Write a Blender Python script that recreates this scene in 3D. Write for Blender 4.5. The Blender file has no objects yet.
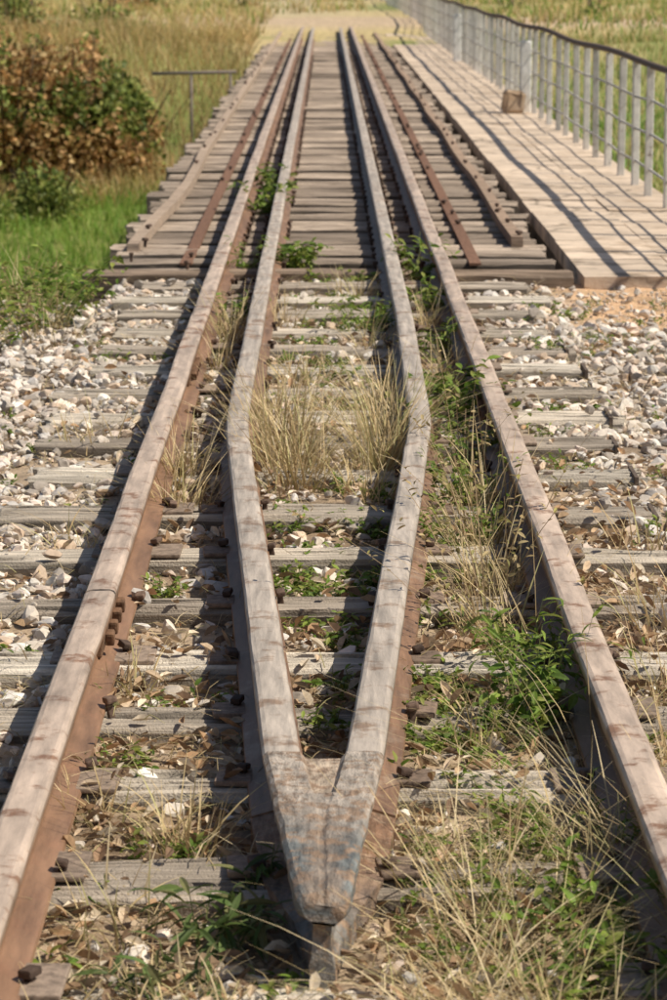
import bpy, bmesh, math, random
import numpy as np
from mathutils import Vector
rng=np.random.default_rng(7); random.seed(7)
scene=bpy.context.scene
D2R=math.radians

# ---------------------------------------------------------------- noise
_tab=np.random.default_rng(99).random((256,256))
def vn(x,y,s=0):
    x=np.asarray(x,float)+s*17.31; y=np.asarray(y,float)+s*9.77
    xi=np.floor(x).astype(int); yi=np.floor(y).astype(int)
    fx=x-xi; fy=y-yi; fx=fx*fx*(3-2*fx); fy=fy*fy*(3-2*fy)
    a=_tab[xi&255,yi&255]; b=_tab[(xi+1)&255,yi&255]; c=_tab[xi&255,(yi+1)&255]; d=_tab[(xi+1)&255,(yi+1)&255]
    return (a*(1-fx)+b*fx)*(1-fy)+(c*(1-fx)+d*fx)*fy
def fbm(x,y,s=0,o=4):
    t=0;a=.5;f=1
    for i in range(o):
        t=t+a*vn(np.asarray(x)*f,np.asarray(y)*f,s+i); a*=.5; f*=2.03
    return t/(1-.5**o)
def ss(a,b,x):
    t=np.clip((np.asarray(x,float)-a)/(b-a),0,1); return t*t*(3-2*t)

# ---------------------------------------------------------------- materials
def mat(name,color=(.5,.5,.5),attr=True,rough=.85,scale=(20,20,20),lo=.6,hi=1.3,fine=120,bump=.4,dist=.01,translucent=0,spec=.3,cracks=0,patch=None,patch_scale=6,patch_thr=.55,contrast=(.3,.7)):
    m=bpy.data.materials.new(name); m.use_nodes=True; nt=m.node_tree; N=nt.nodes; L=nt.links
    bs=N['Principled BSDF']; out=N['Material Output']
    tc=N.new('ShaderNodeTexCoord'); mp=N.new('ShaderNodeMapping'); mp.inputs['Scale'].default_value=scale
    L.new(tc.outputs['Object'],mp.inputs['Vector'])
    n1=N.new('ShaderNodeTexNoise'); n1.inputs['Scale'].default_value=1; n1.inputs['Detail'].default_value=6; n1.inputs['Roughness'].default_value=.65
    L.new(mp.outputs['Vector'],n1.inputs['Vector'])
    mr=N.new('ShaderNodeMapRange'); mr.inputs['From Min'].default_value=contrast[0]; mr.inputs['From Max'].default_value=contrast[1]
    mr.inputs['To Min'].default_value=lo; mr.inputs['To Max'].default_value=hi
    L.new(n1.outputs['Fac'],mr.inputs['Value'])
    if attr:
        at=N.new('ShaderNodeAttribute'); at.attribute_name='Col'; csrc=at.outputs['Color']
    else:
        rg=N.new('ShaderNodeRGB'); rg.outputs[0].default_value=(*color,1); csrc=rg.outputs[0]
    if patch is not None:
        n3=N.new('ShaderNodeTexNoise'); n3.inputs['Scale'].default_value=patch_scale; n3.inputs['Detail'].default_value=5; n3.inputs['Roughness'].default_value=.7
        L.new(tc.outputs['Object'],n3.inputs['Vector'])
        r3=N.new('ShaderNodeMapRange'); r3.inputs['From Min'].default_value=patch_thr-.04; r3.inputs['From Max'].default_value=patch_thr+.06
        L.new(n3.outputs['Fac'],r3.inputs['Value'])
        mx=N.new('ShaderNodeMixRGB'); mx.inputs['Color2'].default_value=(*patch,1)
        L.new(csrc,mx.inputs['Color1']); L.new(r3.outputs['Result'],mx.inputs['Fac']); csrc=mx.outputs['Color']
    vm=N.new('ShaderNodeVectorMath'); vm.operation='SCALE'
    L.new(csrc,vm.inputs[0]); L.new(mr.outputs['Result'],vm.inputs['Scale'])
    col=vm.outputs['Vector']
    hsrc=n1.outputs['Fac']
    n2=N.new('ShaderNodeTexNoise'); n2.inputs['Scale'].default_value=fine; n2.inputs['Detail'].default_value=3
    L.new(tc.outputs['Object'],n2.inputs['Vector'])
    ad=N.new('ShaderNodeMath'); ad.operation='MULTIPLY_ADD'; ad.inputs[1].default_value=.4
    L.new(n2.outputs['Fac'],ad.inputs[0]); L.new(hsrc,ad.inputs[2]); h=ad.outputs[0]
    if cracks:
        vo=N.new('ShaderNodeTexVoronoi'); vo.feature='DISTANCE_TO_EDGE'; vo.inputs['Scale'].default_value=cracks
        nd=N.new('ShaderNodeTexNoise'); nd.inputs['Scale'].default_value=cracks*2; nd.inputs['Detail'].default_value=4
        L.new(tc.outputs['Object'],nd.inputs['Vector'])
        va=N.new('ShaderNodeMixRGB'); va.inputs['Fac'].default_value=.35
        L.new(tc.outputs['Object'],va.inputs['Color1']); L.new(nd.outputs['Color'],va.inputs['Color2']); L.new(va.outputs['Color'],vo.inputs['Vector'])
        cr=N.new('ShaderNodeMapRange'); cr.inputs['From Min'].default_value=.0; cr.inputs['From Max'].default_value=.025; cr.inputs['To Min'].default_value=.45
        L.new(vo.outputs['Distance'],cr.inputs['Value'])
        v2=N.new('ShaderNodeVectorMath'); v2.operation='SCALE'; L.new(col,v2.inputs[0]); L.new(cr.outputs['Result'],v2.inputs['Scale']); col=v2.outputs['Vector']
        a2=N.new('ShaderNodeMath'); a2.operation='MULTIPLY_ADD'; a2.inputs[1].default_value=.6
        L.new(cr.outputs['Result'],a2.inputs[0]); L.new(h,a2.inputs[2]); h=a2.outputs[0]
    L.new(col,bs.inputs['Base Color'])
    bs.inputs['Roughness'].default_value=rough; bs.inputs['Specular IOR Level'].default_value=spec
    if bump:
        bp=N.new('ShaderNodeBump'); bp.inputs['Strength'].default_value=bump; bp.inputs['Distance'].default_value=dist
        L.new(h,bp.inputs['Height']); L.new(bp.outputs['Normal'],bs.inputs['Normal'])
    if translucent:
        tr=N.new('ShaderNodeBsdfTranslucent'); L.new(col,tr.inputs['Color'])
        ms=N.new('ShaderNodeMixShader'); ms.inputs['Fac'].default_value=translucent
        L.new(bs.outputs[0],ms.inputs[1]); L.new(tr.outputs[0],ms.inputs[2]); L.new(ms.outputs[0],out.inputs['Surface'])
    return m

M_ground=mat('soil_and_grass_ground',scale=(9,9,9),lo=.65,hi=1.35,fine=150,bump=.7,dist=.02)
M_wood=mat('weathered_sleeper_wood',scale=(2.2,60,40),lo=.4,hi=1.6,fine=200,bump=1.0,dist=.01,rough=.9,spec=.15,patch=(.24,.19,.145),patch_scale=5,patch_thr=.62)
M_rail=mat('rusty_rail_steel',scale=(26,4,26),lo=.6,hi=1.35,fine=260,bump=.35,dist=.003,rough=.5,spec=.4,patch=(.25,.14,.085),patch_scale=9,patch_thr=.58)
M_guard=mat('worn_guard_rail_steel',scale=(45,4,45),lo=.6,hi=1.35,fine=260,bump=.4,dist=.003,rough=.5,spec=.4,patch=(.28,.195,.135),patch_scale=8,patch_thr=.57)
M_nose=mat('battered_painted_steel',scale=(60,16,60),lo=.4,hi=1.45,fine=220,bump=.9,dist=.008,rough=.6,spec=.35,patch=(.29,.20,.135),patch_scale=26,patch_thr=.52)
M_rust=mat('rusty_iron',scale=(60,60,60),lo=.5,hi=1.4,fine=300,bump=.4,dist=.004,rough=.8)
M_stone=mat('ballast_stone',scale=(45,45,45),lo=.8,hi=1.2,fine=250,bump=.3,dist=.004,rough=.9)
M_leaf=mat('green_leaves',scale=(50,50,50),lo=.8,hi=1.2,bump=0,translucent=.4,rough=.55)
M_dry=mat('dry_straw',scale=(40,40,40),lo=.8,hi=1.15,bump=0,translucent=.25,rough=.7)
M_litter=mat('dead_leaf_litter',scale=(70,70,70),lo=.65,hi=1.2,bump=0,rough=.85,translucent=.1)
M_conc=mat('worn_path_concrete',scale=(4,4,4),lo=.78,hi=1.18,fine=60,bump=.5,dist=.012,rough=.9,cracks=1.3,patch=(.47,.36,.26),patch_scale=2.2,patch_thr=.56)
M_post=mat('weathered_grey_paint',scale=(12,12,12),lo=.7,hi=1.1,fine=90,bump=.3,dist=.004,patch=(.25,.17,.12),patch_scale=14,patch_thr=.64)
M_road=mat('road_asphalt',color=(.2,.19,.18),attr=False,scale=(2,2,2),bump=.2)

# ---------------------------------------------------------------- mesh helpers
def empty(name,loc=(0,0,0)):
    o=bpy.data.objects.new(name,None); o.location=loc; scene.collection.objects.link(o); return o
def make(name,V,F,C,material,smooth=False,parent=None):
    V=np.asarray(V,np.float32); me=bpy.data.meshes.new(name)
    if isinstance(F,np.ndarray): F=[F]
    F=[f for f in F if len(f)]
    me.vertices.add(len(V)); me.vertices.foreach_set('co',V.ravel())
    li=np.concatenate([f.ravel() for f in F]).astype(np.int32)
    tot=np.concatenate([np.full(len(f),f.shape[1]) for f in F]).astype(np.int32)
    st=np.concatenate([[0],np.cumsum(tot)[:-1]]).astype(np.int32)
    me.loops.add(len(li)); me.loops.foreach_set('vertex_index',li)
    me.polygons.add(len(tot)); me.polygons.foreach_set('loop_start',st)
    me.polygons.foreach_set('loop_total',tot)
    me.polygons.foreach_set('use_smooth',np.full(len(tot),smooth))
    me.update(calc_edges=True); me.validate()
    ca=me.color_attributes.new('Col','FLOAT_COLOR','POINT')
    c=np.ones((len(V),4),np.float32); c[:,:3]=np.asarray(C) ; ca.data.foreach_set('color',c.ravel())
    me.materials.append(material)
    o=bpy.data.objects.new(name,me); scene.collection.objects.link(o)
    if parent: o.parent=parent
    return o
class Acc:
    def __init__(s): s.V=[];s.F={};s.C=[];s.n=0
    def add(s,V,F,C):
        V=np.asarray(V,float).reshape(-1,3)
        C=np.broadcast_to(np.asarray(C,float),(len(V),3))
        s.V.append(V); s.C.append(C)
        for f in (F if isinstance(F,list) else [F]):
            f=np.asarray(f,int)
            if len(f): s.F.setdefault(f.shape[1],[]).append(f+s.n)
        s.n+=len(V)
    def obj(s,name,m,smooth=False,parent=None):
        return make(name,np.concatenate(s.V),[np.concatenate(v) for v in s.F.values()],np.concatenate(s.C),m,smooth,parent)
def rotm(yaw,pitch,roll):
    cy,sy=np.cos(yaw),np.sin(yaw); cp,sp=np.cos(pitch),np.sin(pitch); cr,sr=np.cos(roll),np.sin(roll)
    z=np.zeros_like(cy); o=np.ones_like(cy)
    Rz=np.stack([cy,-sy,z,sy,cy,z,z,z,o],-1).reshape(-1,3,3)
    Rx=np.stack([o,z,z,z,cp,-sp,z,sp,cp],-1).reshape(-1,3,3)
    Ry=np.stack([cr,z,sr,z,o,z,-sr,z,cr],-1).reshape(-1,3,3)
    return Rz@Rx@Ry
def inst(acc,TV,TF,R,T,S,C,shade=None):
    N=len(T); n=len(TV)
    if N==0: return
    S=np.broadcast_to(np.asarray(S,float).reshape(N,-1),(N,3))
    V=np.einsum('nij,nkj->nki',R,TV[None]*S[:,None,:])+np.asarray(T)[:,None,:]
    F=(TF[None]+(np.arange(N)*n)[:,None,None]).reshape(-1,TF.shape[1])
    CC=np.repeat(np.asarray(C)[:,None,:],n,1)
    if shade is not None: CC=CC*shade[None,:,None]
    acc.add(V.reshape(-1,3),F,CC.reshape(-1,3))
def boxv(x0,x1,y0,y1,z0,z1):
    V=np.array([[x0,y0,z0],[x1,y0,z0],[x1,y1,z0],[x0,y1,z0],[x0,y0,z1],[x1,y0,z1],[x1,y1,z1],[x0,y1,z1]],float)
    F=np.array([[0,3,2,1],[4,5,6,7],[0,1,5,4],[1,2,6,5],[2,3,7,6],[3,0,4,7]]); return V,F
def bevbox(sx,sy,sz,b):
    bm=bmesh.new(); bmesh.ops.create_cube(bm,size=1)
    for v in bm.verts: v.co=Vector((v.co.x*sx,v.co.y*sy,v.co.z*sz))
    bmesh.ops.bevel(bm,geom=bm.edges[:],offset=b,segments=2,affect='EDGES',profile=.6)
    bmesh.ops.triangulate(bm,faces=bm.faces[:])
    V=np.array([v.co[:] for v in bm.verts]); F=np.array([[v.index for v in f.verts] for f in bm.faces]); bm.free(); return V,F
def ico(sub,r=1):
    bm=bmesh.new(); bmesh.ops.create_icosphere(bm,subdivisions=sub,radius=r)
    V=np.array([v.co[:] for v in bm.verts]); F=np.array([[v.index for v in f.verts] for f in bm.faces]); bm.free(); return V,F
def rock(sub,seed):
    r=np.random.default_rng(seed); V,F=ico(sub)
    for i in range(13):
        n=r.normal(size=3); n/=np.linalg.norm(n); d=r.uniform(.4,.75)
        k=V@n; ov=np.maximum(k-d,0); V=V-ov[:,None]*n
    V*=r.uniform(.7,1.3,3); V[:,2]*=.8
    return V*1.1+r.normal(size=V.shape)*.02,F

# ---------------------------------------------------------------- layout
SL=[3.15,3.75,4.31,4.9,5.48,6.0,6.48,7.08,7.7,8.3,8.95,9.55,10.15,10.75,11.35,11.95,12.55,13.15,13.75,14.35]
B0,B1=15.0,67.0
CXN=-.0305
def gx(side,y):   # guard rail centre line
    y=np.asarray(y,float)
    L=np.interp(y,[4.43,5.21,8.9,9.25,12,70],[-.0405,-.104,-.292,-.303,-.305,-.305])
    R=np.interp(y,[4.43,5.21,8.9,9.25,12,70],[-.0205,.043,.252,.268,.290,.295])
    return L if side<0 else R

def gz(x,y):
    x=np.asarray(x,float); y=np.asarray(y,float)
    edge0=np.where(x<-1.06,13.75,14.95)
    dn=ss(0,1,(y-edge0-.35*(fbm(x*1.3,y*0+3)-.5))/np.where(x<-1.06,2.8,1.3))
    up=ss(47,58,y)
    depth=-1.85+1.2*ss(1.9,3.0,x)
    z=depth*dn*(1-up)
    z=z-(.038+.02*ss(.9,1.1,np.abs(x)))*(1-dn)-.3*np.clip(-x-1.9,0,6)*(1-dn)*.6
    z=z+.17*ss(65.5,68,y)
    amp=.03+.12*dn+.5*ss(75,160,y)
    z=z+amp*(fbm(x*1.1,y*1.1,5)-.5)+.028*(fbm(x*9,y*9,8)-.5)
    return z

# ground sheet
xs=np.concatenate([-np.geomspace(700,3.2,34),np.arange(-3.1,3.11,.05),np.geomspace(3.2,700,34)])
ys=np.concatenate([np.linspace(-60,2.5,20),np.arange(2.6,17,.05),np.arange(17.2,80,.45),np.geomspace(81,1600,50)])
X,Y=np.meshgrid(xs,ys); Z=gz(X,Y)
nx,ny=len(xs),len(ys)
idx=np.arange(nx*ny).reshape(ny,nx)
F=np.stack([idx[:-1,:-1],idx[:-1,1:],idx[1:,1:],idx[1:,:-1]],-1).reshape(-1,4)
def lerp(a,b,t): return a*(1-t[...,None])+np.asarray(b)*t[...,None]
C=np.zeros(X.shape+(3,))+np.array([.42,.32,.22])
C=lerp(C,(.48,.42,.34),ss(.45,.6,fbm(X*1.4,Y*1.4,11))*.7*(np.abs(X)>.6))
C=lerp(C,(.24,.17,.11),ss(.5,.62,fbm(X*3,Y*3,12))*.8)
gr=ss(13.8,14.8,Y)*np.where(X<-1.06,1,ss(14.9,15.5,Y))
gcol=lerp(np.zeros(C.shape)+np.array([.12,.21,.035]),(.26,.26,.08),ss(.45,.65,fbm(X*.5,Y*.3,13)))
C=C*(1-gr[...,None])+gcol*gr[...,None]
far=ss(46,56,Y)
fcol=lerp(np.zeros(C.shape)+np.array([.50,.40,.20]),(.24,.26,.08),ss(.45,.62,fbm(X*.35,Y*.09,14)))
C=C*(1-far[...,None])+fcol*far[...,None]
orange=ss(12.2,13.8,Y+.6*fbm(X*2,Y*2,15))*ss(.95,1.25,X)*(1-ss(15.2,16,Y))
C=lerp(C,(.64,.42,.25),orange)
dirt=ss(66,68,Y)*(1-ss(74,78,Y))*ss(-9,-3,X)*.9
C=lerp(C,(.50,.38,.26),dirt)
dirt2=ss(74,78,Y)*np.exp(-((X+1.2)/2.0)**2)*.8
C=lerp(C,(.48,.40,.25),dirt2)
make('ground',np.stack([X,Y,Z],-1).reshape(-1,3),F,C.reshape(-1,3),M_ground,True)

# ---------------------------------------------------------------- sleepers
def sleeper(acc,cx,cy,zt,Ln,w,h,yaw,col,seed,nxs=44,rough=1.0,top=18):
    us=np.linspace(-Ln/2,Ln/2,nxs)
    ta=np.linspace(-w/2,w/2,top)
    ring=[(a,0) for a in ta]+[(w/2,-h*t) for t in (.12,.4,.75)]+[(w/2,-h),(0,-h),(-w/2,-h)]+[(-w/2,-h*t) for t in (.75,.4,.12)]
    ring=np.array(ring); k=len(ring)
    U=np.repeat(us[:,None],k,1); A=np.repeat(ring[None,:,0],nxs,0).copy(); Bz=np.repeat(ring[None,:,1],nxs,0).copy()
    istop=(np.arange(k)<top)[None,:]
    edge=np.clip((np.abs(A)-(w/2-.018))/.018,0,1)
    Bz=Bz-istop*edge**2*.012
    Bz=Bz-istop*rough*(.03*np.maximum(0,vn(A*70,U*2.2,seed)-.58)/.42+.016*(fbm(A*14,U*3.5,seed+3)-.4))
    A=A+.035*rough*(fbm(U*2.6,Bz*8,seed+6)-.5)*np.sign(A)+.035*rough*(fbm(U*1.2,0*U,seed+9)-.5)
    Bz=Bz+.015*(fbm(U*1.1,0*U,seed+12)-.5)
    e=np.clip((np.abs(U)-(Ln/2-.12))/.12,0,1)
    U=U-np.sign(U)*e*.08*rough*fbm(A*25,Bz*20,seed+15)
    c,s=math.cos(yaw),math.sin(yaw)
    V=np.stack([cx+U*c-A*s,cy+U*s+A*c,zt+Bz],-1).reshape(-1,3)
    i=np.arange(nxs*k).reshape(nxs,k); j=np.roll(i,-1,1)
    Fq=np.stack([i[:-1],i[1:],j[1:],j[:-1]],-1).reshape(-1,4)
    sh=1-.65*istop*np.clip((vn(A*70,U*2.2,seed)-.6)/.4,0,1)-.5*(~istop)  # dark cracks on top; sides painted darker for shaded gaps and some dirt
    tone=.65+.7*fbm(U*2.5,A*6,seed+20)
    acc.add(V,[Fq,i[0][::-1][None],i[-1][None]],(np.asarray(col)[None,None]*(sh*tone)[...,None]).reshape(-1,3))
track=empty('railway_track')
acc=Acc()
wcols=[(.53,.465,.38),(.41,.355,.29),(.57,.51,.425),(.38,.325,.265)]
for i,y in enumerate(SL):
    yw=rng.uniform(-.025,.025)
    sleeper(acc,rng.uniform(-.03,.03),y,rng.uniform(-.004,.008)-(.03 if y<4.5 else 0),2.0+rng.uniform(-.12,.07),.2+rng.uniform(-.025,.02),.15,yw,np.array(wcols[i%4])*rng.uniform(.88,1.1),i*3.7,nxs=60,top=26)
acc.obj('sleepers',M_wood,False,track)

def sweep(acc,P,prof,cols,cap=True,jit=.0012,seed=0):
    P=np.asarray(P,float); T=np.gradient(P[:,:2],axis=0); T/=np.linalg.norm(T,axis=1)[:,None]
    Nn=np.stack([T[:,1],-T[:,0]],-1)
    prof=np.asarray(prof,float); n,k=len(P),len(prof)
    jl=jit*2*(vn(P[:,1]*1.2,P[:,0]*0,seed)-.5)*2; jz=jit*2*(vn(P[:,1]*1.0,P[:,0]*0,seed+5)-.5)*2
    V=np.zeros((n,k,3)); off=prof[None,:,0]+jl[:,None]
    V[...,0]=P[:,None,0]+Nn[:,None,0]*off; V[...,1]=P[:,None,1]+Nn[:,None,1]*off
    V[...,2]=P[:,None,2]+prof[None,:,1]+jz[:,None]
    V+=np.random.default_rng(int(seed)+3).normal(size=V.shape)*.0005
    i=np.arange(n*k).reshape(n,k); j=np.roll(i,-1,1)
    Fq=np.stack([i[:-1],i[1:],j[1:],j[:-1]],-1).reshape(-1,4)[:,::-1]
    fs=[Fq]
    if cap: fs+= [i[0][None],i[-1][::-1][None]]
    tone=.8+.4*fbm(P[:,1]*1.5,P[:,0]*0,seed+30)
    acc.add(V.reshape(-1,3),fs,(np.asarray(cols,float)[None]*tone[:,None,None]).reshape(-1,3))
half=[(.0,.130),(.022,.1295),(.030,.127),(.0345,.121),(.0345,.106),(.030,.100),(.010,.092),(.0075,.080),(.0075,.035),(.011,.024),(.055,.011),(.057,.003),(.055,.0)]
prof=[(x,z) for x,z in half]+[(-x,z) for x,z in half[::-1][:-1]]
top=np.array((.49,.385,.305)); side=np.array((.20,.11,.062)); basec=np.array((.24,.14,.085))
def pcols(top,side,basec):
    c=[]
    for x,z in prof:
        if z>.1265: c.append(top)
        elif z>.118: c.append(top*.78)
        elif z>.1: c.append(side*1.1)
        elif z>.03: c.append(side)
        else: c.append(basec)
    return c
def ypts(a,b):
    return np.concatenate([np.arange(a,min(b,16),.12),np.arange(max(a,16),b+.01,.8)]) if b>16 else np.arange(a,b+.001,.12)
acc=Acc()
JY=6.62; JR=9.9
for s,cx,jy,sd in ((-1,-.535,JY,1),(1,.528,JR,2)):
    for a,b in ((-1.5,jy-.004),(jy+.004,69)):
        yy=ypts(a,b); yy[-1]=b
        P=np.stack([cx+0*yy,yy,0*yy+(.0 if a<0 else .0015)],-1)
        sweep(acc,P,prof,pcols(top,side,basec),True,.0016,sd*10)
acc.obj('running_rails',M_rail,False,track)

sp=Acc(); pl=Acc()
hv,hf=bevbox(.022,.032,.013,.004); sv,sf=bevbox(.014,.014,.04,.003)
def spikes(pts,scale=1.0):
    pts=np.array(pts); N=len(pts)
    R=rotm(rng.uniform(-.5,.5,N),rng.uniform(-.2,.2,N),rng.uniform(-.25,.25,N))
    c=np.array([.12,.08,.06])*rng.uniform(.6,1.5,(N,1))
    inst(sp,sv,sf,R,pts+[0,0,.003],np.full((N,1),scale),c*.8)
    inst(sp,hv,hf,R,pts+[0,0,.022],np.full((N,1),scale)*rng.uniform(.9,1.2,(N,1)),c)
pts=[]
for i,y in enumerate(SL):
    for cx in (-.535,.528):
        for sx in (-1,1):
            pts.append((cx+sx*.064,y+rng.uniform(-.05,.05),.004))
            if rng.random()<.4: pts.append((cx+sx*.08,y+rng.uniform(-.07,.07),.0))
    if y>4.6:
        for sd in (-1,1):
            g=float(gx(sd,y))
            for sx in (-1,1):
                if y<6.7 and sx!=sd: continue
                pts.append((g+sx*.064,y+rng.uniform(-.05,.05),.002))
spikes(pts)
bv,bf=bevbox(.23,.15,.010,.003)
for y in SL:
    for cx in (-.535,.528):
        if rng.random()<.75:
            inst(pl,bv,bf,rotm(*(np.array([v]) for v in (rng.uniform(-.04,.04),0,0))),np.array([[cx+rng.uniform(-.015,.03)*(-np.sign(cx)),y+rng.uniform(-.02,.02),.007]]),np.ones((1,1)),np.array([[.26,.20,.155]])*rng.uniform(.8,1.3))
bv2,bf2=bevbox(.07,.10,.012,.004)
for y in SL:
    if 4.6<y:
        for sd in (-1,1):
            g=float(gx(sd,y))
            inst(pl,bv2,bf2,rotm(*(np.array([v]) for v in (rng.uniform(-.2,.2),0,0))),np.array([[g+sd*.08,y+rng.uniform(-.02,.02),.007]]),np.ones((1,1)),np.array([[.22,.16,.12]])*rng.uniform(.8,1.3))
fv,ff=bevbox(.014,.46,.07,.004); nv,nf=bevbox(.022,.03,.03,.006)
for cx,jy in ((-.535,JY),(.528,JR),(-.535,10.9)):
    for sx in (-1,1):
        inst(pl,fv,ff,rotm(np.array([0.]),np.array([0.]),np.array([sx*.12])),np.array([[cx+sx*.017,jy,.06]]),np.ones((1,1)),np.array([[.19,.115,.07]]))
        for dy in (-.17,-.06,.06,.17):
            inst(sp,nv,nf,rotm(np.array([0.]),np.array([rng.uniform(0,1.)]),np.array([0.])),np.array([[cx+sx*.034,jy+dy,.058]]),np.ones((1,1)),np.array([[.17,.095,.055]]))
sp.obj('dog_spikes_and_bolts',M_rust,False,track); pl.obj('tie_plates_and_fishplates',M_rust,False,track)
st=Acc()
for i,y in enumerate(SL):
    if i in (9,10,11,12,14,15,8):
        xx=.93+rng.uniform(-.05,.03)
        V,F=boxv(xx-.006,xx+.006,y-.108,y+.108,-.1,.006); st.add(V,F,(.12,.09,.07))
st.obj('sleeper_end_straps',M_rust,False,track)

# ---------------------------------------------------------------- converging guard rails + nose
guard=empty('guard_rail'); acc=Acc()
gt=np.array((.46,.395,.33)); gs=np.array((.18,.125,.09))
for sd in (-1,1):
    yy=np.concatenate([[5.212],np.arange(5.3,8.7,.12),np.arange(8.7,9.5,.05),np.arange(9.5,16,.15),np.arange(16,67,.8)])
    xx=gx(sd,yy)
    k=np.ones(5)/5; xs2=np.convolve(np.pad(xx,2,'edge'),k,'valid'); xx=np.where((yy>8.6)&(yy<9.6),xs2,xx)
    sweep(acc,np.stack([xx,yy,0*yy],-1),prof,pcols(gt,gs,basec*.95),True,.0008,40+sd)
acc.obj('converging_rails',M_guard,False,guard)
acc=Acc()
def nw(y): return 2*(.0735+.0345+(.0105-.0735)*(5.21-y)/.78)
ysn=np.concatenate([[4.388,4.394,4.402,4.415,4.435],np.arange(4.46,5.205,.018),[5.211]])
secs=[]
for y in ysn:
    w=nw(max(y,4.43)); zt=.1305
    if y<4.435: d=(4.435-y)/.047; w*=1-.30*d**2; zt-=.022*d**2.2
    t=float(np.clip((y-4.43)/(5.0-4.43),0,1))
    web=.014+(w/2-.03-.014)*t**.7; bw=.020+(w/2+.0225-.020)*min(1,t*1.4)
    hb=.084+.014*min(1,t*3)
    rec=.012*float(ss(4.955,4.975,y)); inner=max(w/2-.069,.004)
    pr=[(0,zt-.0025-rec),(inner*.8,zt-.002-rec),(inner+.003,zt-rec*.1),(w/2-.020,zt),(w/2-.008,zt-.001),(w/2,zt-.009),(w/2,hb+.012),(w/2-.006,hb+.002),(w*.26,hb-.006),(web+.006,hb-.002),(web,hb-.014),(web,.05),(web+.002,.02),(bw,.006),(bw,-.035)]
    full=[(x,z) for x,z in pr]+[(-x,z) for x,z in pr[::-1][:-1]]
    secs.append([(CXN+x, y+ (.0 if z>.07 else .016*(1-t)), z) for x,z in full])
S=np.array(secs); k=S.shape[1]
S[...,2]-=.005*np.maximum(0,vn(S[...,0]*45,S[...,1]*30,3)-.5)*2*(S[...,1]<4.95)
S[...,0]+=.006*(fbm(S[...,1]*22,S[...,2]*22,4)-.5)*np.clip((5.15-S[...,1])*5,0,1)
i=np.arange(len(S)*k).reshape(len(S),k); j=np.roll(i,-1,1)
bl=ss(4.60,4.95,S[...,1:2]+.25*(fbm(S[...,0:1]*18,S[...,1:2]*9,9)-.5))
tipc=np.where(np.abs(S[...,0:1]-CXN)>.030,np.array([.155,.165,.160]),np.array([.25,.205,.165]))
topc=tipc*(1-bl)+gt*bl*.9
cen=(np.abs(S[...,0:1]-CXN)<nw(S[...,1:2])/2-.067)&(S[...,1:2]>4.95); topc=np.where(cen,np.array([.46,.37,.28]),topc)
lowc=np.array([.22,.205,.185])*(1-bl)+basec*bl
cc=np.where(S[...,2:3]>.085,topc,lowc)*(.6+.8*fbm(S[...,0:1]*40,S[...,1:2]*25,8))
h=len(pr)
cap=np.array([[i[0][a],i[0][a+1],i[0][-(a+1)],i[0][-a]] for a in range(1,h-1)])
ctri=np.array([[i[0][0],i[0][1],i[0][k-1]]])
acc.add(S.reshape(-1,3),[np.stack([i[:-1],j[:-1],j[1:],i[1:]],-1).reshape(-1,4)[:,::-1],cap,ctri,i[-1][::-1][None]],cc.reshape(-1,3))
acc.obj('nose_casting',M_nose,False,guard)

# ---------------------------------------------------------------- bridge
bridge=empty('railway_bridge'); acc=Acc()
y=B0+.12; i=0
while y<B1:
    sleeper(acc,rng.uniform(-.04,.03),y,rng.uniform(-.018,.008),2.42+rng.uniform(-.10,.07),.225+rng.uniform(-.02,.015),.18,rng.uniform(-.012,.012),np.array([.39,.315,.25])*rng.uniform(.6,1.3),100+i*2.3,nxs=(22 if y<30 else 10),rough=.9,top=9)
    y+=.42+rng.uniform(-.03,.03); i+=1
acc.obj('bridge_sleepers',M_wood,False,bridge)
acc=Acc()
for cx in (-.56,.56):
    V,F=boxv(cx-.15,cx+.15,B0,B1,-.205,-.19); acc.add(V,F,(.12,.07,.05))
    V,F=boxv(cx-.01,cx+.01,B0,B1,-.80,-.205); acc.add(V,F,(.12,.07,.05))
    V,F=boxv(cx-.15,cx+.15,B0,B1,-.82,-.80); acc.add(V,F,(.12,.07,.05))
for yy in np.arange(17,67,2.5):
    V,F=boxv(-.545,.545,yy-.04,yy+.04,-.7,-.3); acc.add(V,F,(.11,.065,.045))
acc.obj('steel_girders',M_rust,False,bridge)
acc=Acc()
for yy in (B0,B1+.1,32,49):
    V,F=boxv(-1.45,2.2,yy-.02 if yy==B0 else yy-.3,yy+.5,-3,-.83); acc.add(V,F,(.33,.29,.24))
V,F=boxv(-1.27,1.17,B0-.2,B0-.015,-.9,-.04); acc.add(V,F,(.16,.12,.09))
acc.obj('abutments_and_piers',M_post,False,bridge)
acc=Acc()
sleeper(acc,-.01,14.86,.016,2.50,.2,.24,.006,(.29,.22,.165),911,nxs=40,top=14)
tp=[(-.032,0),(-.032,.055),(.032,.055),(.032,0)]
yy=np.array([15.9,17.5,19,20.6,22.5,24,26,35,50,66.])
sweep(acc,np.stack([np.array([-1.05,-1.03,-.985,-.965,-.98,-1.0,-1.0,-1.0,-1.0,-1.0]),yy,0*yy],-1),tp[::-1],[(.44,.34,.26)]*4,seed=77)
yy=np.arange(16.3,66,1.0)
sweep(acc,np.stack([1.02+.01*np.sin(yy),yy,0*yy],-1),tp[::-1],[(.36,.26,.19)]*4,seed=78)
acc.obj('guard_timbers',M_wood,False,bridge)
acc=Acc()
fl=[(-.03,0),(-.03,.012),(.03,.012),(.03,0)]
yy=np.arange(15.3,66,1.0)
for cx in (-.74,.74): sweep(acc,np.stack([cx+0*yy,yy,0*yy+.0],-1),fl[::-1],[(.20,.11,.07)]*4,seed=79)
acc.obj('flat_bars',M_rust,False,bridge)
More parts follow.
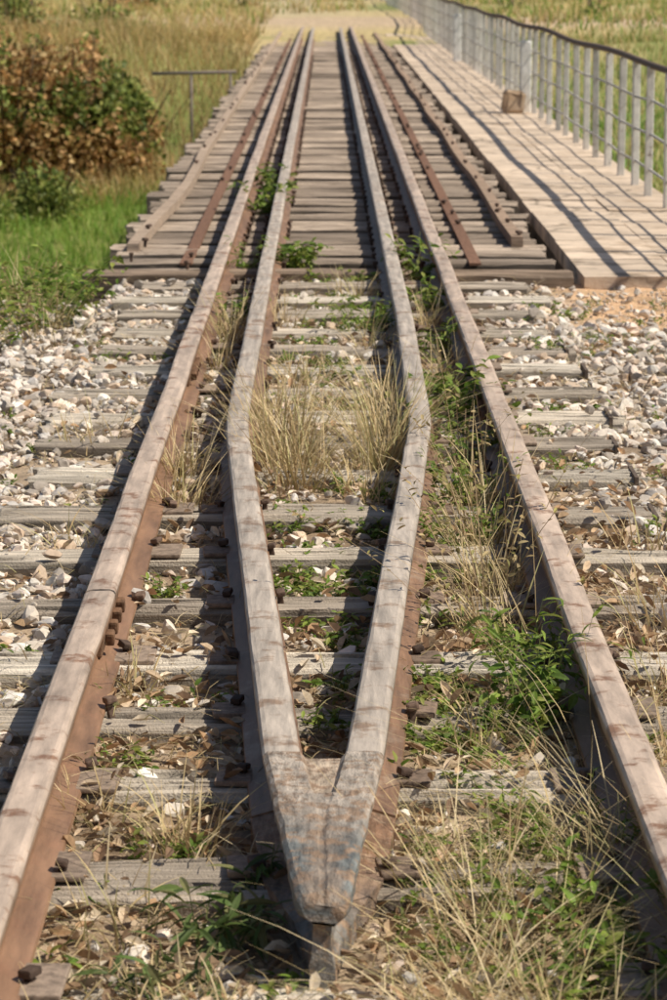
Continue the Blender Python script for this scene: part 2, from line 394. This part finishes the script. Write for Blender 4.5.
sp=Acc(); pts=[]
for yy in np.arange(15.15,50,.40):
    for cx in (-.535,.528,-.305,.293):
        for sx in (-1,1):
            if rng.random()<.8: pts.append((cx+sx*.068,yy+rng.uniform(-.06,.06),.004))
    for cx in (-.74,.74,-1.0,1.02):
        if rng.random()<.3: pts.append((cx+rng.uniform(-.02,.02),yy+rng.uniform(-.06,.06),.008 if abs(cx)<.9 else .05))
spikes(pts,1.1); sp.obj('bridge_bolts',M_rust,False,bridge)

# ---------------------------------------------------------------- footpath
path=empty('footpath'); acc=Acc()
TB=bevbox(1,1,1,.006)
for col_,(xa,xb) in enumerate(((1.25,1.735),(1.739,2.22))):
    y=14.75+.12*col_
    while y<140:
        ln=rng.uniform(.85,1.05) if y<70 else 4
        V=TB[0]*[xb-xa,ln-.010,.09]+[(xa+xb)/2+rng.uniform(-.003,.003),y+ln/2,-.045+rng.uniform(-.006,.006)]
        V[:,2]+=(V[:,0]-(xa+xb)/2)*rng.uniform(-.012,.012)
        acc.add(V,TB[1],np.array([.64,.515,.395])*rng.uniform(.86,1.08)); y+=ln
acc.obj('concrete_slabs',M_conc,False,path)
acc=Acc(); V,F=boxv(1.27,2.20,14.8,139,-.16,-.098); acc.add(V,F,(.2,.17,.14)); V,F=boxv(1.28,1.42,14.8,67,-.5,-.162); acc.add(V,F,(.2,.17,.14)); V,F=boxv(2.0,2.14,14.8,67,-.5,-.162); acc.add(V,F,(.2,.17,.14))
acc.obj('supporting_beams',M_post,False,path)
# ---------------------------------------------------------------- fence
fence=empty('metal_fence'); acc=Acc()
pv,pf=bevbox(.05,.05,.98,.006)
yy=np.arange(14.9,135,1.0); N=len(yy)
inst(acc,pv,pf,rotm(rng.uniform(-.1,.1,N),rng.uniform(-.012,.012,N),rng.uniform(-.012,.012,N)),np.stack([2.115+rng.uniform(-.008,.008,N),yy,0*yy+.36],-1),np.ones((N,1)),np.array([[.72,.69,.64]])*rng.uniform(.75,1.1,(N,1)))
acc.obj('posts',M_post,False,fence)
acc=Acc()
yy=np.arange(14.5,135,1.05)
for zz in (.17,.40,.62):
    sweep(acc,np.stack([2.115+.006*np.sin(yy*3+zz*9),yy,zz+.008*np.sin(yy*1.7+zz*30)],-1),[(.009*math.cos(a),.009*math.sin(a)) for a in np.linspace(0,2*math.pi,7)[:-1]],[(.55,.52,.48)]*6,seed=5)
acc.obj('thin_bars',M_post,False,fence)
acc=Acc()
sweep(acc,np.stack([2.115+.008*np.sin(yy*.7),yy,.865+.012*np.sin(yy*.9)],-1),[(.028*math.cos(a),.024*math.sin(a)) for a in np.linspace(0,2*math.pi,9)[:-1]],[(.15,.105,.08)]*8,seed=6)
acc.obj('top_rail',M_rust,True,fence)
acc=Acc()
wv,wf=bevbox(.12,.12,.74,.015)
for py in (31.2,47.5): acc.add(wv+[2.03,py,.36],wf,(.85,.84,.81))
acc.obj('white_posts',M_post,False,fence)
cb=Acc(); V,F=bevbox(.20,.26,.22,.03); V=V+.012*np.random.default_rng(3).normal(size=V.shape); cb.add(V+[1.90,31.0,.115],F,(.42,.30,.2)); cb.obj('concrete_block',M_conc,False)

# ---------------------------------------------------------------- ballast
def sleeper_near(x,y,m=.0):
    d=np.min(np.abs(y[:,None]-np.array(SL[3:])[None]),1); return (d<.1+m)&(np.abs(x)<1.0+m)
def rail_near(x,y,m=.06):
    r=(np.abs(x+.535)<m)|(np.abs(x-.528)<m)
    r|=((np.abs(x-gx(-1,y))<m)|(np.abs(x-gx(1,y))<m))&(y>4.4)
    r|=((x>gx(-1,y)-m)&(x<gx(1,y)+m)&(y>4.35)&(y<5.2))
    return r
rocksA=[rock(2,i) for i in range(10)]; rocksB=[rock(1,i+50) for i in range(6)]
pal=np.array([[.78,.70,.60],[.66,.58,.49],[.82,.77,.69],[.50,.44,.38],[.68,.53,.40],[.42,.37,.32],[.80,.67,.57],[.60,.56,.52]])
def stones(acc,templates,n,smin,smax,dens,lift=0.3,sink=.02,seed=0):
    r=np.random.default_rng(seed)
    y=r.uniform(3.6,15.0,n); x=r.uniform(-2.4,2.8,n)
    keep=(np.abs(x)<.111*y+.7)&(r.random(n)<dens(x,y))
    keep&=~(sleeper_near(x,y,-.01)&(r.random(n)<.96)); keep&=~rail_near(x,y,.045)
    keep&=~((x>1.2)&(y>14.5)); keep&=~((np.abs(x)<1.25)&(y>14.7)); keep&=~((x<-1.06)&(y>14.3))
    x=x[keep];y=y[keep];N=len(x)
    s=np.exp(r.uniform(np.log(smin),np.log(smax),N))/2
    on=sleeper_near(x,y,-.01)
    out=ss(1.0,1.2,np.abs(x))
    z=gz(x,y)+s*lift+r.uniform(-.3,1,N)*sink+.012*out; z=np.where(on,s*.5+.0,z)
    R=rotm(r.uniform(0,6.28,N),r.normal(0,.35,N),r.normal(0,.35,N))
    c=pal[r.integers(0,len(pal),N)]*r.uniform(.68,1.1,(N,1))
    t=r.integers(0,len(templates),N)
    for k,(TV,TF) in enumerate(templates):
        q=t==k; inst(acc,TV,TF,R[q],np.stack([x,y,z],-1)[q],(s[:,None]*r.uniform(.8,1.25,(N,3)))[q],c[q])
def densA(x,y):
    out=np.where(x<0,ss(-.55,-.7,x)*1.0,ss(.6,.8,x)*(.4+.6*ss(6.5,8.5,y)))
    inn=(np.abs(x)<.6)*(.12+.36*ss(5.5,8,y)*(x<.1)+.15*ss(9,11,y))
    pt=ss(.3,.55,fbm(x*2,y*2,31))
    return np.clip(np.maximum(out,inn)*(.5+.5*pt),0,1)*np.where((x>1.05)&(y>13.0),.2,1)
acc=Acc()
stones(acc,rocksA,31000,.026,.066,densA,.3,.012,1)
stones(acc,rocksB,42000,.009,.026,lambda x,y:.35+.5*densA(x,y),.3,.010,2)
acc.obj('ballast_gravel',M_stone,False)

# ---------------------------------------------------------------- blades & leaves
def blades(acc,base,yaw,L,lean,curve,width,col,seg=5,tip=.12):
    N=len(base); t=np.linspace(0,1,seg+1)[None,:]
    d=np.stack([np.cos(yaw),np.sin(yaw)],-1)
    hz=L[:,None]*(lean[:,None]*t+curve[:,None]*t**2); vz=L[:,None]*(t*np.sqrt(np.clip(1-lean**2*.75,0.08,1))[:,None]-.55*curve[:,None]*t**2)
    P=np.zeros((N,seg+1,3)); P[...,:2]=base[:,None,:2]+d[:,None,:]*hz[...,None]; P[...,2]=base[:,None,2]+vz
    ph=yaw+math.pi/2+rng.uniform(-.9,.9,N)
    wv=np.stack([np.cos(ph),np.sin(ph),0*ph],-1)[:,None,:]*(width[:,None]*(1-(1-tip)*t**1.5))[...,None]*.5
    V=np.stack([P-wv,P+wv],2)
    b=(np.arange(N)*(seg+1)*2)[:,None]; s=np.arange(seg)[None,:]*2
    F=np.stack([b+s,b+s+1,b+s+3,b+s+2],-1).reshape(-1,4)
    sh=(.7+.4*t)[...,None,None]  # shade painted into the blade colour, darker towards the root
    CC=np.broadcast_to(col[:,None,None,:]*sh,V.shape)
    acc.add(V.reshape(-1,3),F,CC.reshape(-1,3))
    return P
def ltemp(rows=5,w=.42,droop=.25,fold=.12):
    V=[];F=[]
    for r in range(rows):
        t=r/(rows-1); ww=w*math.sin(math.pi*min(1,(t*.93+.05)))**.8*.5; z=-droop*t*t
        V+=[(-ww,t,z+fold*ww*2),(0,t,z),(ww,t,z+fold*ww*2)]
    for r in range(rows-1):
        a=r*3; F+=[(a,a+1,a+4,a+3),(a+1,a+2,a+5,a+4)]
    return np.array(V),np.array(F)
LT=ltemp(); LTr=ltemp(4,.8,.2,.1); LTn=ltemp(5,.22,.45,.2); LTlit=ltemp(4,.5,-.25,.5)
STRAW=np.array([[.74,.58,.32],[.64,.50,.26],[.80,.66,.41],[.48,.35,.18],[.54,.49,.23]])
GREEN=np.array([[.17,.26,.04],[.12,.20,.03],[.25,.33,.06],[.27,.30,.07]])
def clump(acc,x,y,n,Lr,rad,lean=(.05,.6),curve=(0,.7),w=(.003,.006),pal=STRAW,ydir=None,z=None):
    r=rng; a=r.uniform(0,6.28,n); q=rad*np.sqrt(r.random(n)); bx=x+q*np.cos(a); by=y+q*np.sin(a)*1.4
    bz=(gz(bx,by) if z is None else z+0*bx)-.005
    yaw=np.where(r.random(n)<.6,a+r.normal(0,.5,n),r.uniform(0,6.28,n)) if ydir is None else ydir+r.normal(0,.7,n)
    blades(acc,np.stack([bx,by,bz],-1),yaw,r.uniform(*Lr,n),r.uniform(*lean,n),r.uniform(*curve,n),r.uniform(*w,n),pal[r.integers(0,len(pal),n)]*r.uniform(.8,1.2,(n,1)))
def plant(accS,accL,x,y,nst,H,nl,ll,spread=.03,lean=(.05,.6),pal=GREEN,T=LT,z=None,stemcol=(.2,.22,.08),curve=(0,.4)):
    r=rng; n=nst; a=r.uniform(0,6.28,n); q=spread*np.sqrt(r.random(n)); bx=x+q*np.cos(a); by=y+q*np.sin(a)
    bz=gz(bx,by) if z is None else z+0*bx
    P=blades(accS,np.stack([bx,by,bz],-1),a+r.normal(0,.4,n),r.uniform(H*.5,H,n),r.uniform(*lean,n),r.uniform(*curve,n),np.full(n,.003),np.tile(np.array(stemcol),(n,1)),6,.5)
    tt=r.uniform(.15,1.0,(n,nl)); f=tt*6; i0=np.clip(np.floor(f).astype(int),0,5); fr=(f-i0)[...,None]
    ar=np.arange(n)[:,None]; pos=(P[ar,i0]*(1-fr)+P[ar,i0+1]*fr).reshape(-1,3); M=len(pos)
    R=rotm(r.uniform(0,6.28,M),r.uniform(-.5,.9,M),r.normal(0,.5,M))
    s=r.uniform(ll*.55,ll*1.15,(M,1))
    inst(accL,T[0],T[1],R,pos,s,pal[r.integers(0,len(pal),M)]*r.uniform(.6,1.35,(M,1)))

dry=Acc()
for x,y,n,Lr,rad in [(-.16,9.3,240,(.14,.42),.10),(-.12,8.9,190,(.12,.36),.12),(-.2,10.0,130,(.1,.34),.08),(.14,9.1,220,(.14,.44),.08),(.18,9.7,170,(.14,.42),.08),(.10,8.7,80,(.08,.22),.1),(.0,10.3,60,(.08,.22),.1),(.2,10.5,70,(.1,.28),.06),(-.2,12.9,60,(.1,.25),.07),
    (-.45,8.9,120,(.1,.30),.06),(-.43,8.4,90,(.1,.26),.07),(-.42,12.3,90,(.15,.35),.05),(-.44,11.3,60,(.1,.3),.05),(-.42,16.2,150,(.15,.42),.06),(-.42,17.6,80,(.1,.3),.05),
    (.42,11,70,(.1,.3),.06),(.40,12.6,60,(.1,.3),.05),(.43,8.4,60,(.12,.35),.08),(.4,7.4,80,(.1,.3),.08),(.38,7.9,80,(.1,.3),.07),(.36,6.9,70,(.08,.24),.08),(.3,5.9,60,(.06,.18),.1),
    (.78,7.0,60,(.08,.25),.1),(.85,7.9,40,(.08,.2),.1),(.72,6.3,60,(.08,.22),.1),(.66,5.7,60,(.06,.2),.05),(-.8,9.6,50,(.08,.22),.1),(-.72,7.9,30,(.05,.18),.1),(-1.25,12.6,90,(.15,.4),.2),(-1.45,13.4,120,(.15,.45),.2),(-1.5,11.0,70,(.1,.3),.2),
    (-.28,5.1,60,(.08,.24),.07),(-.38,4.7,40,(.06,.16),.09),(-.45,5.3,35,(.05,.14),.06),(-.25,4.3,50,(.04,.12),.08),(-.45,4.3,50,(.05,.12),.1),(-.44,6.3,30,(.05,.16),.05),
    (.15,12.0,60,(.1,.25),.08),(-.1,11.1,60,(.08,.24),.1),(.1,14.0,60,(.1,.22),.1),(1.3,9.0,30,(.05,.15),.2),(1.2,6.5,40,(.05,.2),.2)]:
    clump(dry,x,y,n,Lr,rad)
for k in range(52):
    x=rng.uniform(.15,.80); y=rng.uniform(4.1,5.15)
    if abs(x-.528)<.05: x+=.12
    clump(dry,x,y,28,(.08,.30),.09,lean=(.3,1.05),curve=(0,.6),w=(.002,.0045))
for k in range(12):
    clump(dry,rng.uniform(.1,.35),rng.uniform(4.05,4.35),14,(.04,.14),.08,lean=(.6,1.1),curve=(0,.4),w=(.002,.004))
clump(dry,.47,5.0,26,(.3,.5),.08,lean=(.3,.8),curve=(.2,.7),w=(.002,.0035),ydir=2.6)
clump(dry,.40,6.6,22,(.25,.5),.08,lean=(.3,.7),curve=(.1,.6),w=(.002,.0035),ydir=2.2)
clump(dry,.48,5.6,22,(.2,.42),.06,lean=(.2,.8),curve=(.2,.7),w=(.002,.0035))
dry.obj('dry_grass',M_dry,False)

lit=Acc(); n=34000
y=rng.uniform(3.8,14.5,n); x=rng.uniform(-1.6,1.9,n); k=(rng.random(n)<np.where(y<6.5,1,.35))&(np.abs(x)<.111*y+.4)&~rail_near(x,y,.03); x=x[k];y=y[k]; n=len(x)
on=sleeper_near(x,y); k=~(on&(rng.random(n)<.75)); x=x[k];y=y[k];on=on[k];n=len(x)
z=np.where(on,.004,gz(x,y)+.008)
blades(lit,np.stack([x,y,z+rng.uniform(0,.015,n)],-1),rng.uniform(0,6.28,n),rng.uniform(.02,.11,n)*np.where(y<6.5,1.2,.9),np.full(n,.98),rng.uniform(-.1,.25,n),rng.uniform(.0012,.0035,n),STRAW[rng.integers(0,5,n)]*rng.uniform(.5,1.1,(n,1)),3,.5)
lit.V[-1][:,2]=np.minimum(lit.V[-1][:,2],np.repeat(z,8)+.03)
lit.obj('straw_litter',M_dry,False)
lf=Acc(); n=38000
y=rng.uniform(3.8,13,n); x=rng.uniform(-1.4,1.9,n)
dn=np.where(np.abs(x)<.6,np.where(y<6.8,1.,.30),np.where(x>0,.9*(1-ss(7,10,y))+.08,.07))*(.4+.9*ss(.35,.6,fbm(x*3,y*3,41)))
k=(rng.random(n)<dn)&(np.abs(x)<.111*y+.4)&~rail_near(x,y,.03); x=x[k];y=y[k];n=len(x)
on=sleeper_near(x,y)&(rng.random(n)<.86); k=~on; x=x[k];y=y[k];n=len(x)
z=np.where(sleeper_near(x,y),.006,gz(x,y)+.012)
LP=np.array([[.52,.37,.23],[.40,.26,.15],[.65,.51,.36],[.74,.63,.48],[.29,.19,.12],[.50,.32,.18]])
inst(lf,*LTlit,rotm(rng.uniform(0,6.28,n),rng.normal(0,.3,n),rng.normal(0,.5,n)),np.stack([x,y,z+rng.uniform(0,.014,n)],-1),rng.uniform(.012,.05,(n,1)),LP[rng.integers(0,6,n)]*rng.uniform(.6,1.2,(n,1)))
lf.obj('fallen_leaves',M_litter,False)

# green weeds
st=Acc(); lv=Acc()
for x,y,ns,H,nl,ll,sp_ in [(.42,6.15,20,.27,16,.044,.07),(.38,5.9,16,.2,14,.040,.06),(.43,6.5,16,.22,13,.04,.05),(.28,5.75,14,.1,9,.03,.1),(.2,5.6,10,.08,8,.03,.08),
    (.33,7.9,18,.2,14,.026,.07),(.38,8.5,18,.26,14,.03,.06),(.40,9.3,16,.3,14,.032,.05),(.39,10.1,20,.28,14,.045,.06),(.42,10.7,12,.2,12,.04,.05),(.40,11.8,14,.22,12,.04,.05),(.42,13.2,14,.22,12,.04,.05),(.42,14.6,14,.3,12,.05,.05),
    (.14,12.6,26,.20,14,.04,.10),(.0,11.3,20,.08,10,.03,.12),(.05,13.4,20,.1,10,.035,.12),(-.1,12.2,16,.08,10,.03,.1),
    (-.18,15.3,24,.2,12,.05,.08),(.05,14.7,20,.1,10,.04,.15),(-.42,18.6,18,.32,12,.06,.06),(-.42,15.0,12,.25,12,.045,.05),(-.42,13.0,10,.2,10,.04,.05),(-.42,20.5,12,.25,10,.06,.05),
    (-.48,4.5,8,.08,8,.03,.06),(-.42,5.7,8,.08,8,.025,.05),(-.43,6.1,8,.08,8,.022,.05),
    (.33,4.7,16,.14,10,.034,.1),(.45,4.45,14,.14,10,.036,.1),(.42,5.1,20,.16,12,.03,.1),(.24,5.1,12,.08,10,.026,.08),(.2,4.9,10,.08,9,.026,.08),(.62,4.7,14,.16,10,.036,.08),(.40,4.3,14,.12,10,.03,.1),(.6,4.35,14,.12,10,.03,.1),
    (-1.26,12.9,18,.46,16,.05,.14),(-1.42,12.3,14,.4,14,.05,.14),(-1.15,13.6,16,.3,14,.045,.12),(-1.5,13.3,16,.4,14,.05,.15),(1.5,10.8,18,.1,10,.03,.1),(1.6,10.3,16,.1,9,.03,.1),(1.15,12.5,16,.08,8,.03,.15),(1.0,13.4,14,.08,8,.03,.15),(.85,10.4,12,.06,8,.026,.1),(-.9,11.8,10,.08,8,.03,.1),(.9,8.0,10,.06,8,.024,.1)]:
    z=None
    if y>14.95: z=-.03
    lean=(.2,.9) if H<.12 else (.05,.6)
    plant(st,lv,x,y,ns,H,nl,ll,sp_,lean,T=(LTn if rng.random()<.3 else LT),z=z)
DG=np.array([[.10,.16,.04],[.14,.20,.06],[.08,.12,.035],[.22,.22,.09]])
for x,y,ns,H,ll in ((-.22,4.62,12,.13,.06),(-.15,4.80,8,.11,.055),(-.27,4.42,8,.09,.05)): plant(st,lv,x,y,ns,H,9,ll,.06,(.1,.8),pal=DG,T=LTn)
for x,y,R_,q in [(.22,7.0,.12,60),(.20,7.5,.10,40),(.18,6.35,.10,55),(.28,6.3,.09,35),(.22,5.95,.11,45),(.15,6.1,.07,20),(.28,7.9,.1,40),(.30,8.4,.1,35),(.30,9.1,.08,30),(.33,9.8,.08,30),
    (-.14,7.35,.12,60),(-.10,7.75,.10,44),(-.14,8.3,.12,50),(.05,8.2,.10,40),(.02,6.7,.07,30),(.08,7.4,.07,24),(-.05,6.9,.05,16),(.0,5.55,.06,26),(-.02,5.9,.06,20),(.03,6.3,.05,16),(.12,8.8,.1,30),
    (-.05,10.4,.16,50),(.1,10.9,.14,50),(-.1,11.6,.14,50),(.05,12.9,.16,50),(.0,13.8,.18,50),(-.05,9.6,.12,30),(-.42,7.3,.05,14),(-.40,5.6,.05,14),(.36,10.9,.1,30),(.33,11.6,.08,24),(.33,12.5,.08,24),
    (.3,5.4,.12,36),(.25,5.0,.12,30),(.38,4.75,.12,34),(.5,4.5,.14,34),(.30,4.45,.12,26),(.68,5.3,.1,20),(-.3,5.0,.06,10),(.15,4.6,.06,12),(.7,9.2,.14,20),(1.5,9.9,.2,40),(.95,12,.2,30)]:
    for k in range(max(2,q//8)):
        a=rng.uniform(0,6.28); d=R_*math.sqrt(rng.random())
        plant(st,lv,x+d*math.cos(a),y+1.3*d*math.sin(a),8,.07,11,.022,.035,(.2,1.0))
for k in range(80):
    y=rng.uniform(4.3,14); x=rng.uniform(-.5,1.6) if rng.random()<.8 else rng.uniform(-1.3,-.6)
    plant(st,lv,x,y,6,.06,7,.022,.04,(.2,.9))
st.obj('weed_stems',M_leaf,False); lv.obj('green_weeds',M_leaf,False)
st=Acc(); lv=Acc(); BR=np.array([[.36,.27,.13],[.30,.27,.09],[.42,.33,.17]])
for x,y in [(-1.35,13.2),(-1.2,12.6),(-1.55,13.0),(-1.4,12.0),(.40,7.1),(.44,7.7),(.35,6.7),(.38,8.9)]:
    plant(st,lv,x,y,9,.5,14,.024,.08,(.05,.5),pal=BR,stemcol=(.36,.26,.15))
st.obj('dry_weed_stems',M_dry,False); lv.obj('dry_weed_leaves',M_dry,False)

# ---------------------------------------------------------------- ravine grass / field grass
acc=Acc()
def field(n,x0,x1,y0,y1,Lr,w,pal,lean=(0,.5),curve=(0,.6),thr=None,seed=0):
    x=rng.uniform(x0,x1,n); y=rng.uniform(y0,y1,n)
    if thr is not None:
        k=fbm(x*.7,y*.35,seed)>thr; x=x[k];y=y[k]; n=len(x)
    k=~((x>-1.35)&(x<2.25)&(y<69))&~((np.abs(x)<1.3)&(y<82))&~((x>1.2)&(x<2.3)); x=x[k];y=y[k];n=len(x)
    c=pal[rng.integers(0,len(pal),n)]*(.7+.6*fbm(x*1.2,y*.7,seed+2))[:,None]*rng.uniform(.85,1.15,(n,1))
    blades(acc,np.stack([x,y,gz(x,y)-.02],-1),rng.uniform(0,6.28,n),rng.uniform(*Lr,n),rng.uniform(*lean,n),rng.uniform(*curve,n),rng.uniform(*w,n),c,3)
G1=np.array([[.19,.33,.045],[.14,.27,.035],[.26,.39,.07],[.30,.37,.08]])
Y1=np.array([[.64,.49,.22],[.54,.42,.18],[.70,.55,.29],[.38,.37,.12]])
O1=np.array([[.58,.37,.16],[.50,.33,.14],[.40,.32,.12]])
field(26000,-7,-1.4,14.8,47,(.12,.38),(.010,.022),G1)
field(4000,-7,-1.45,14.0,17,(.10,.3),(.008,.015),np.vstack([G1,Y1[:2]]))
field(13000,-7.5,-1.4,42,62,(.25,.7),(.012,.025),np.vstack([Y1,O1]))
field(14000,2.3,9,16,60,(.12,.38),(.012,.03),np.vstack([Y1,Y1,G1]))
field(12000,2.3,16,60,120,(.15,.45),(.03,.06),np.vstack([Y1,G1[:2]]),thr=.47,seed=6)
field(12000,-16,1.4,62,120,(.15,.45),(.03,.06),np.vstack([Y1,Y1,G1[:1]]),thr=.47,seed=9)
acc.obj('meadow_grass',M_leaf,False)

# ---------------------------------------------------------------- shrubs
def shrub(name,blobs,n,ls,pal,pal2=None,thr=.47):
    lv=Acc(); st=Acc()
    for (cx,cy,cz,rx,ry,rz) in blobs:
        m=n; d=rng.normal(size=(m,3)); d/=np.linalg.norm(d,axis=1)[:,None]
        rad=(rng.random(m)**.45)*(.6+.8*fbm(d[:,0]*2.6+cx,d[:,2]*2.6+cy,3))
        P=d*rad[:,None]*[rx,ry,rz]+[cx,cy,cz]; k=P[:,2]>gz(P[:,0],P[:,1]); P=P[k]; m=len(P)
        t=fbm(P[:,0]*1.6+5,P[:,2]*1.9+P[:,1]*.5,12)
        c=pal[rng.integers(0,len(pal),m)]
        if pal2 is not None:
            q=(t+rng.normal(0,.09,m)-.12*(P[:,2]-cz)/rz)>thr; c=np.where(q[:,None],pal2[rng.integers(0,len(pal2),m)],c)
        c=c*(.5+1.0*fbm(P[:,0]*4,P[:,2]*4+P[:,1]*3,15))[:,None]*rng.uniform(.7,1.3,(m,1))
        inst(lv,*LTr,rotm(rng.uniform(0,6.28,m),rng.normal(0,.8,m),rng.normal(0,.8,m)),P,rng.uniform(ls*.6,ls*1.2,(m,1)),c)
        b=9; a=rng.uniform(0,6.28,b)
        bx=cx+rx*.25*np.cos(a); by=cy+ry*.25*np.sin(a)
        blades(st,np.stack([bx,by,gz(bx,by)-.05],-1),a,np.full(b,rz*1.9),rng.uniform(.1,.5,b),rng.uniform(0,.2,b),np.full(b,.05),np.tile([.12,.09,.06],(b,1)),5,.3)
    e=empty(name); st.obj('branches',M_rust,False,e); lv.obj('foliage',M_leaf,False,e)
GL=np.array([[.17,.22,.05],[.25,.30,.07],[.12,.16,.04],[.34,.35,.10]]); RL=np.array([[.56,.34,.15],[.44,.26,.11],[.60,.44,.21],[.38,.26,.10]])
shrub('shrub',[(-4.7,44,-.75,1.0,1.1,1.3),(-5.6,43.2,-.6,.9,1.,1.35),(-3.9,44.6,-.75,.95,1,1.25),(-3.2,45.2,-1.0,.75,1,1.0),(-6.6,44,-.5,1.,1.,1.3),(-5.4,41.5,-1.2,.8,.9,.8)],6000,.10,GL,RL,.44)
shrub('shrub',[(-3.7,39.5,-1.6,.5,.6,.45),(-4.6,38.5,-1.6,.6,.6,.5),(-5.6,38,-1.6,.6,.6,.5)],1500,.08,GL)
shrub('shrub',[(-6.3,60,0,1.2,1.2,.9),(-4.6,63,.0,1.0,1.0,.6)],3000,.10,GL,RL,.46)
shrub('shrub',[(-5.5,88,.1,1.3,1,.5),(-9.5,84,.2,1.6,1,.9),(-2.6,93,.0,.9,.8,.3)],2500,.12,GL,RL,.5)
shrub('shrub',[(7.0,80,-.2,.8,.8,.6),(9.0,72,-.3,1,.8,.5),(5.2,86,-.1,.6,.6,.4)],2500,.12,GL)
# ---------------------------------------------------------------- background pieces
e=empty('pipe_barrier'); acc=Acc()
def tube(acc,p0,p1,r,c,k=8):
    p0=Vector(p0);p1=Vector(p1); d=(p1-p0).normalized(); u=d.orthogonal().normalized(); v=d.cross(u)
    R=[]
    for p in (p0,p1):
        for a in range(k):
            q=p+u*math.cos(a*2*math.pi/k)*r+v*math.sin(a*2*math.pi/k)*r; R.append(q[:])
    F=np.array([[a,(a+1)%k,k+(a+1)%k,k+a] for a in range(k)]); acc.add(np.array(R),[F,np.arange(k)[::-1][None],np.arange(k,2*k)[None]],c)
tube(acc,(-2.9,50,-.28),(-1.5,50,-.25),.028,(.24,.2,.17)); tube(acc,(-2.25,50,-1.9),(-2.25,50,-.25),.024,(.24,.2,.17)); tube(acc,(-1.6,50,-1.9),(-1.6,50,-.25),.024,(.24,.2,.17))
acc.obj('pipes',M_rust,True,e)
acc=Acc(); V,F=bevbox(.16,.16,1.5,.02); acc.add(V+[-5.6,91,.6],F,(.7,.68,.64)); V,F=bevbox(.2,.2,.06,.01); acc.add(V+[-5.6,91,1.38],F,(.7,.68,.64)); acc.obj('white_marker_post',M_post)
acc=Acc(); tube(acc,(-6.7,90,-.2),(-6.7,90,4.5),.06,(.12,.1,.09)); tube(acc,(-7.2,90,4.2),(-6.2,90,4.2),.035,(.12,.1,.09)); acc.obj('utility_pole',M_rust,True)
acc=Acc(); rx=np.linspace(6,60,60)
V=np.concatenate([np.stack([rx,128+0*rx,0*rx+.25],-1),np.stack([rx,140+0*rx,0*rx+.28],-1)]); n=60
acc.add(V,np.array([[i,i+1,n+i+1,n+i] for i in range(n-1)]),(.2,.2,.2)); acc.obj('road',M_road)

# ---------------------------------------------------------------- light
AZ,EL=D2R(104),D2R(52)
w=bpy.data.worlds.new('World'); scene.world=w; w.use_nodes=True; nt=w.node_tree
bg=nt.nodes['Background']; sky=nt.nodes.new('ShaderNodeTexSky'); sky.sky_type='NISHITA'; sky.sun_disc=False
sky.sun_elevation=EL; sky.sun_rotation=AZ; sky.air_density=1.0; sky.dust_density=1.5; sky.ozone_density=.8
nt.links.new(sky.outputs[0],bg.inputs['Color']); bg.inputs['Strength'].default_value=.08
sd=bpy.data.lights.new('sun','SUN'); sd.energy=5.0; sd.angle=D2R(.5); sd.color=(1,.91,.77)
so=bpy.data.objects.new('sun',sd); scene.collection.objects.link(so)
s=Vector((math.sin(AZ)*math.cos(EL),math.cos(AZ)*math.cos(EL),math.sin(EL))); so.rotation_mode='QUATERNION'; so.rotation_quaternion=s.to_track_quat('Z','Y')
# ---------------------------------------------------------------- camera
cd=bpy.data.cameras.new('camera'); co=bpy.data.objects.new('camera',cd); scene.collection.objects.link(co); scene.camera=co
cd.sensor_fit='VERTICAL'; cd.sensor_height=36; cd.lens=108; cd.clip_start=.1; cd.clip_end=4000
co.location=(-.025,0,1.52); co.rotation_euler=(D2R(90-10.15),0,D2R(-.143))
cd.dof.use_dof=True; cd.dof.focus_distance=7.0; cd.dof.aperture_fstop=11
scene.view_settings.view_transform='Standard'; scene.view_settings.look='None'; scene.view_settings.exposure=0
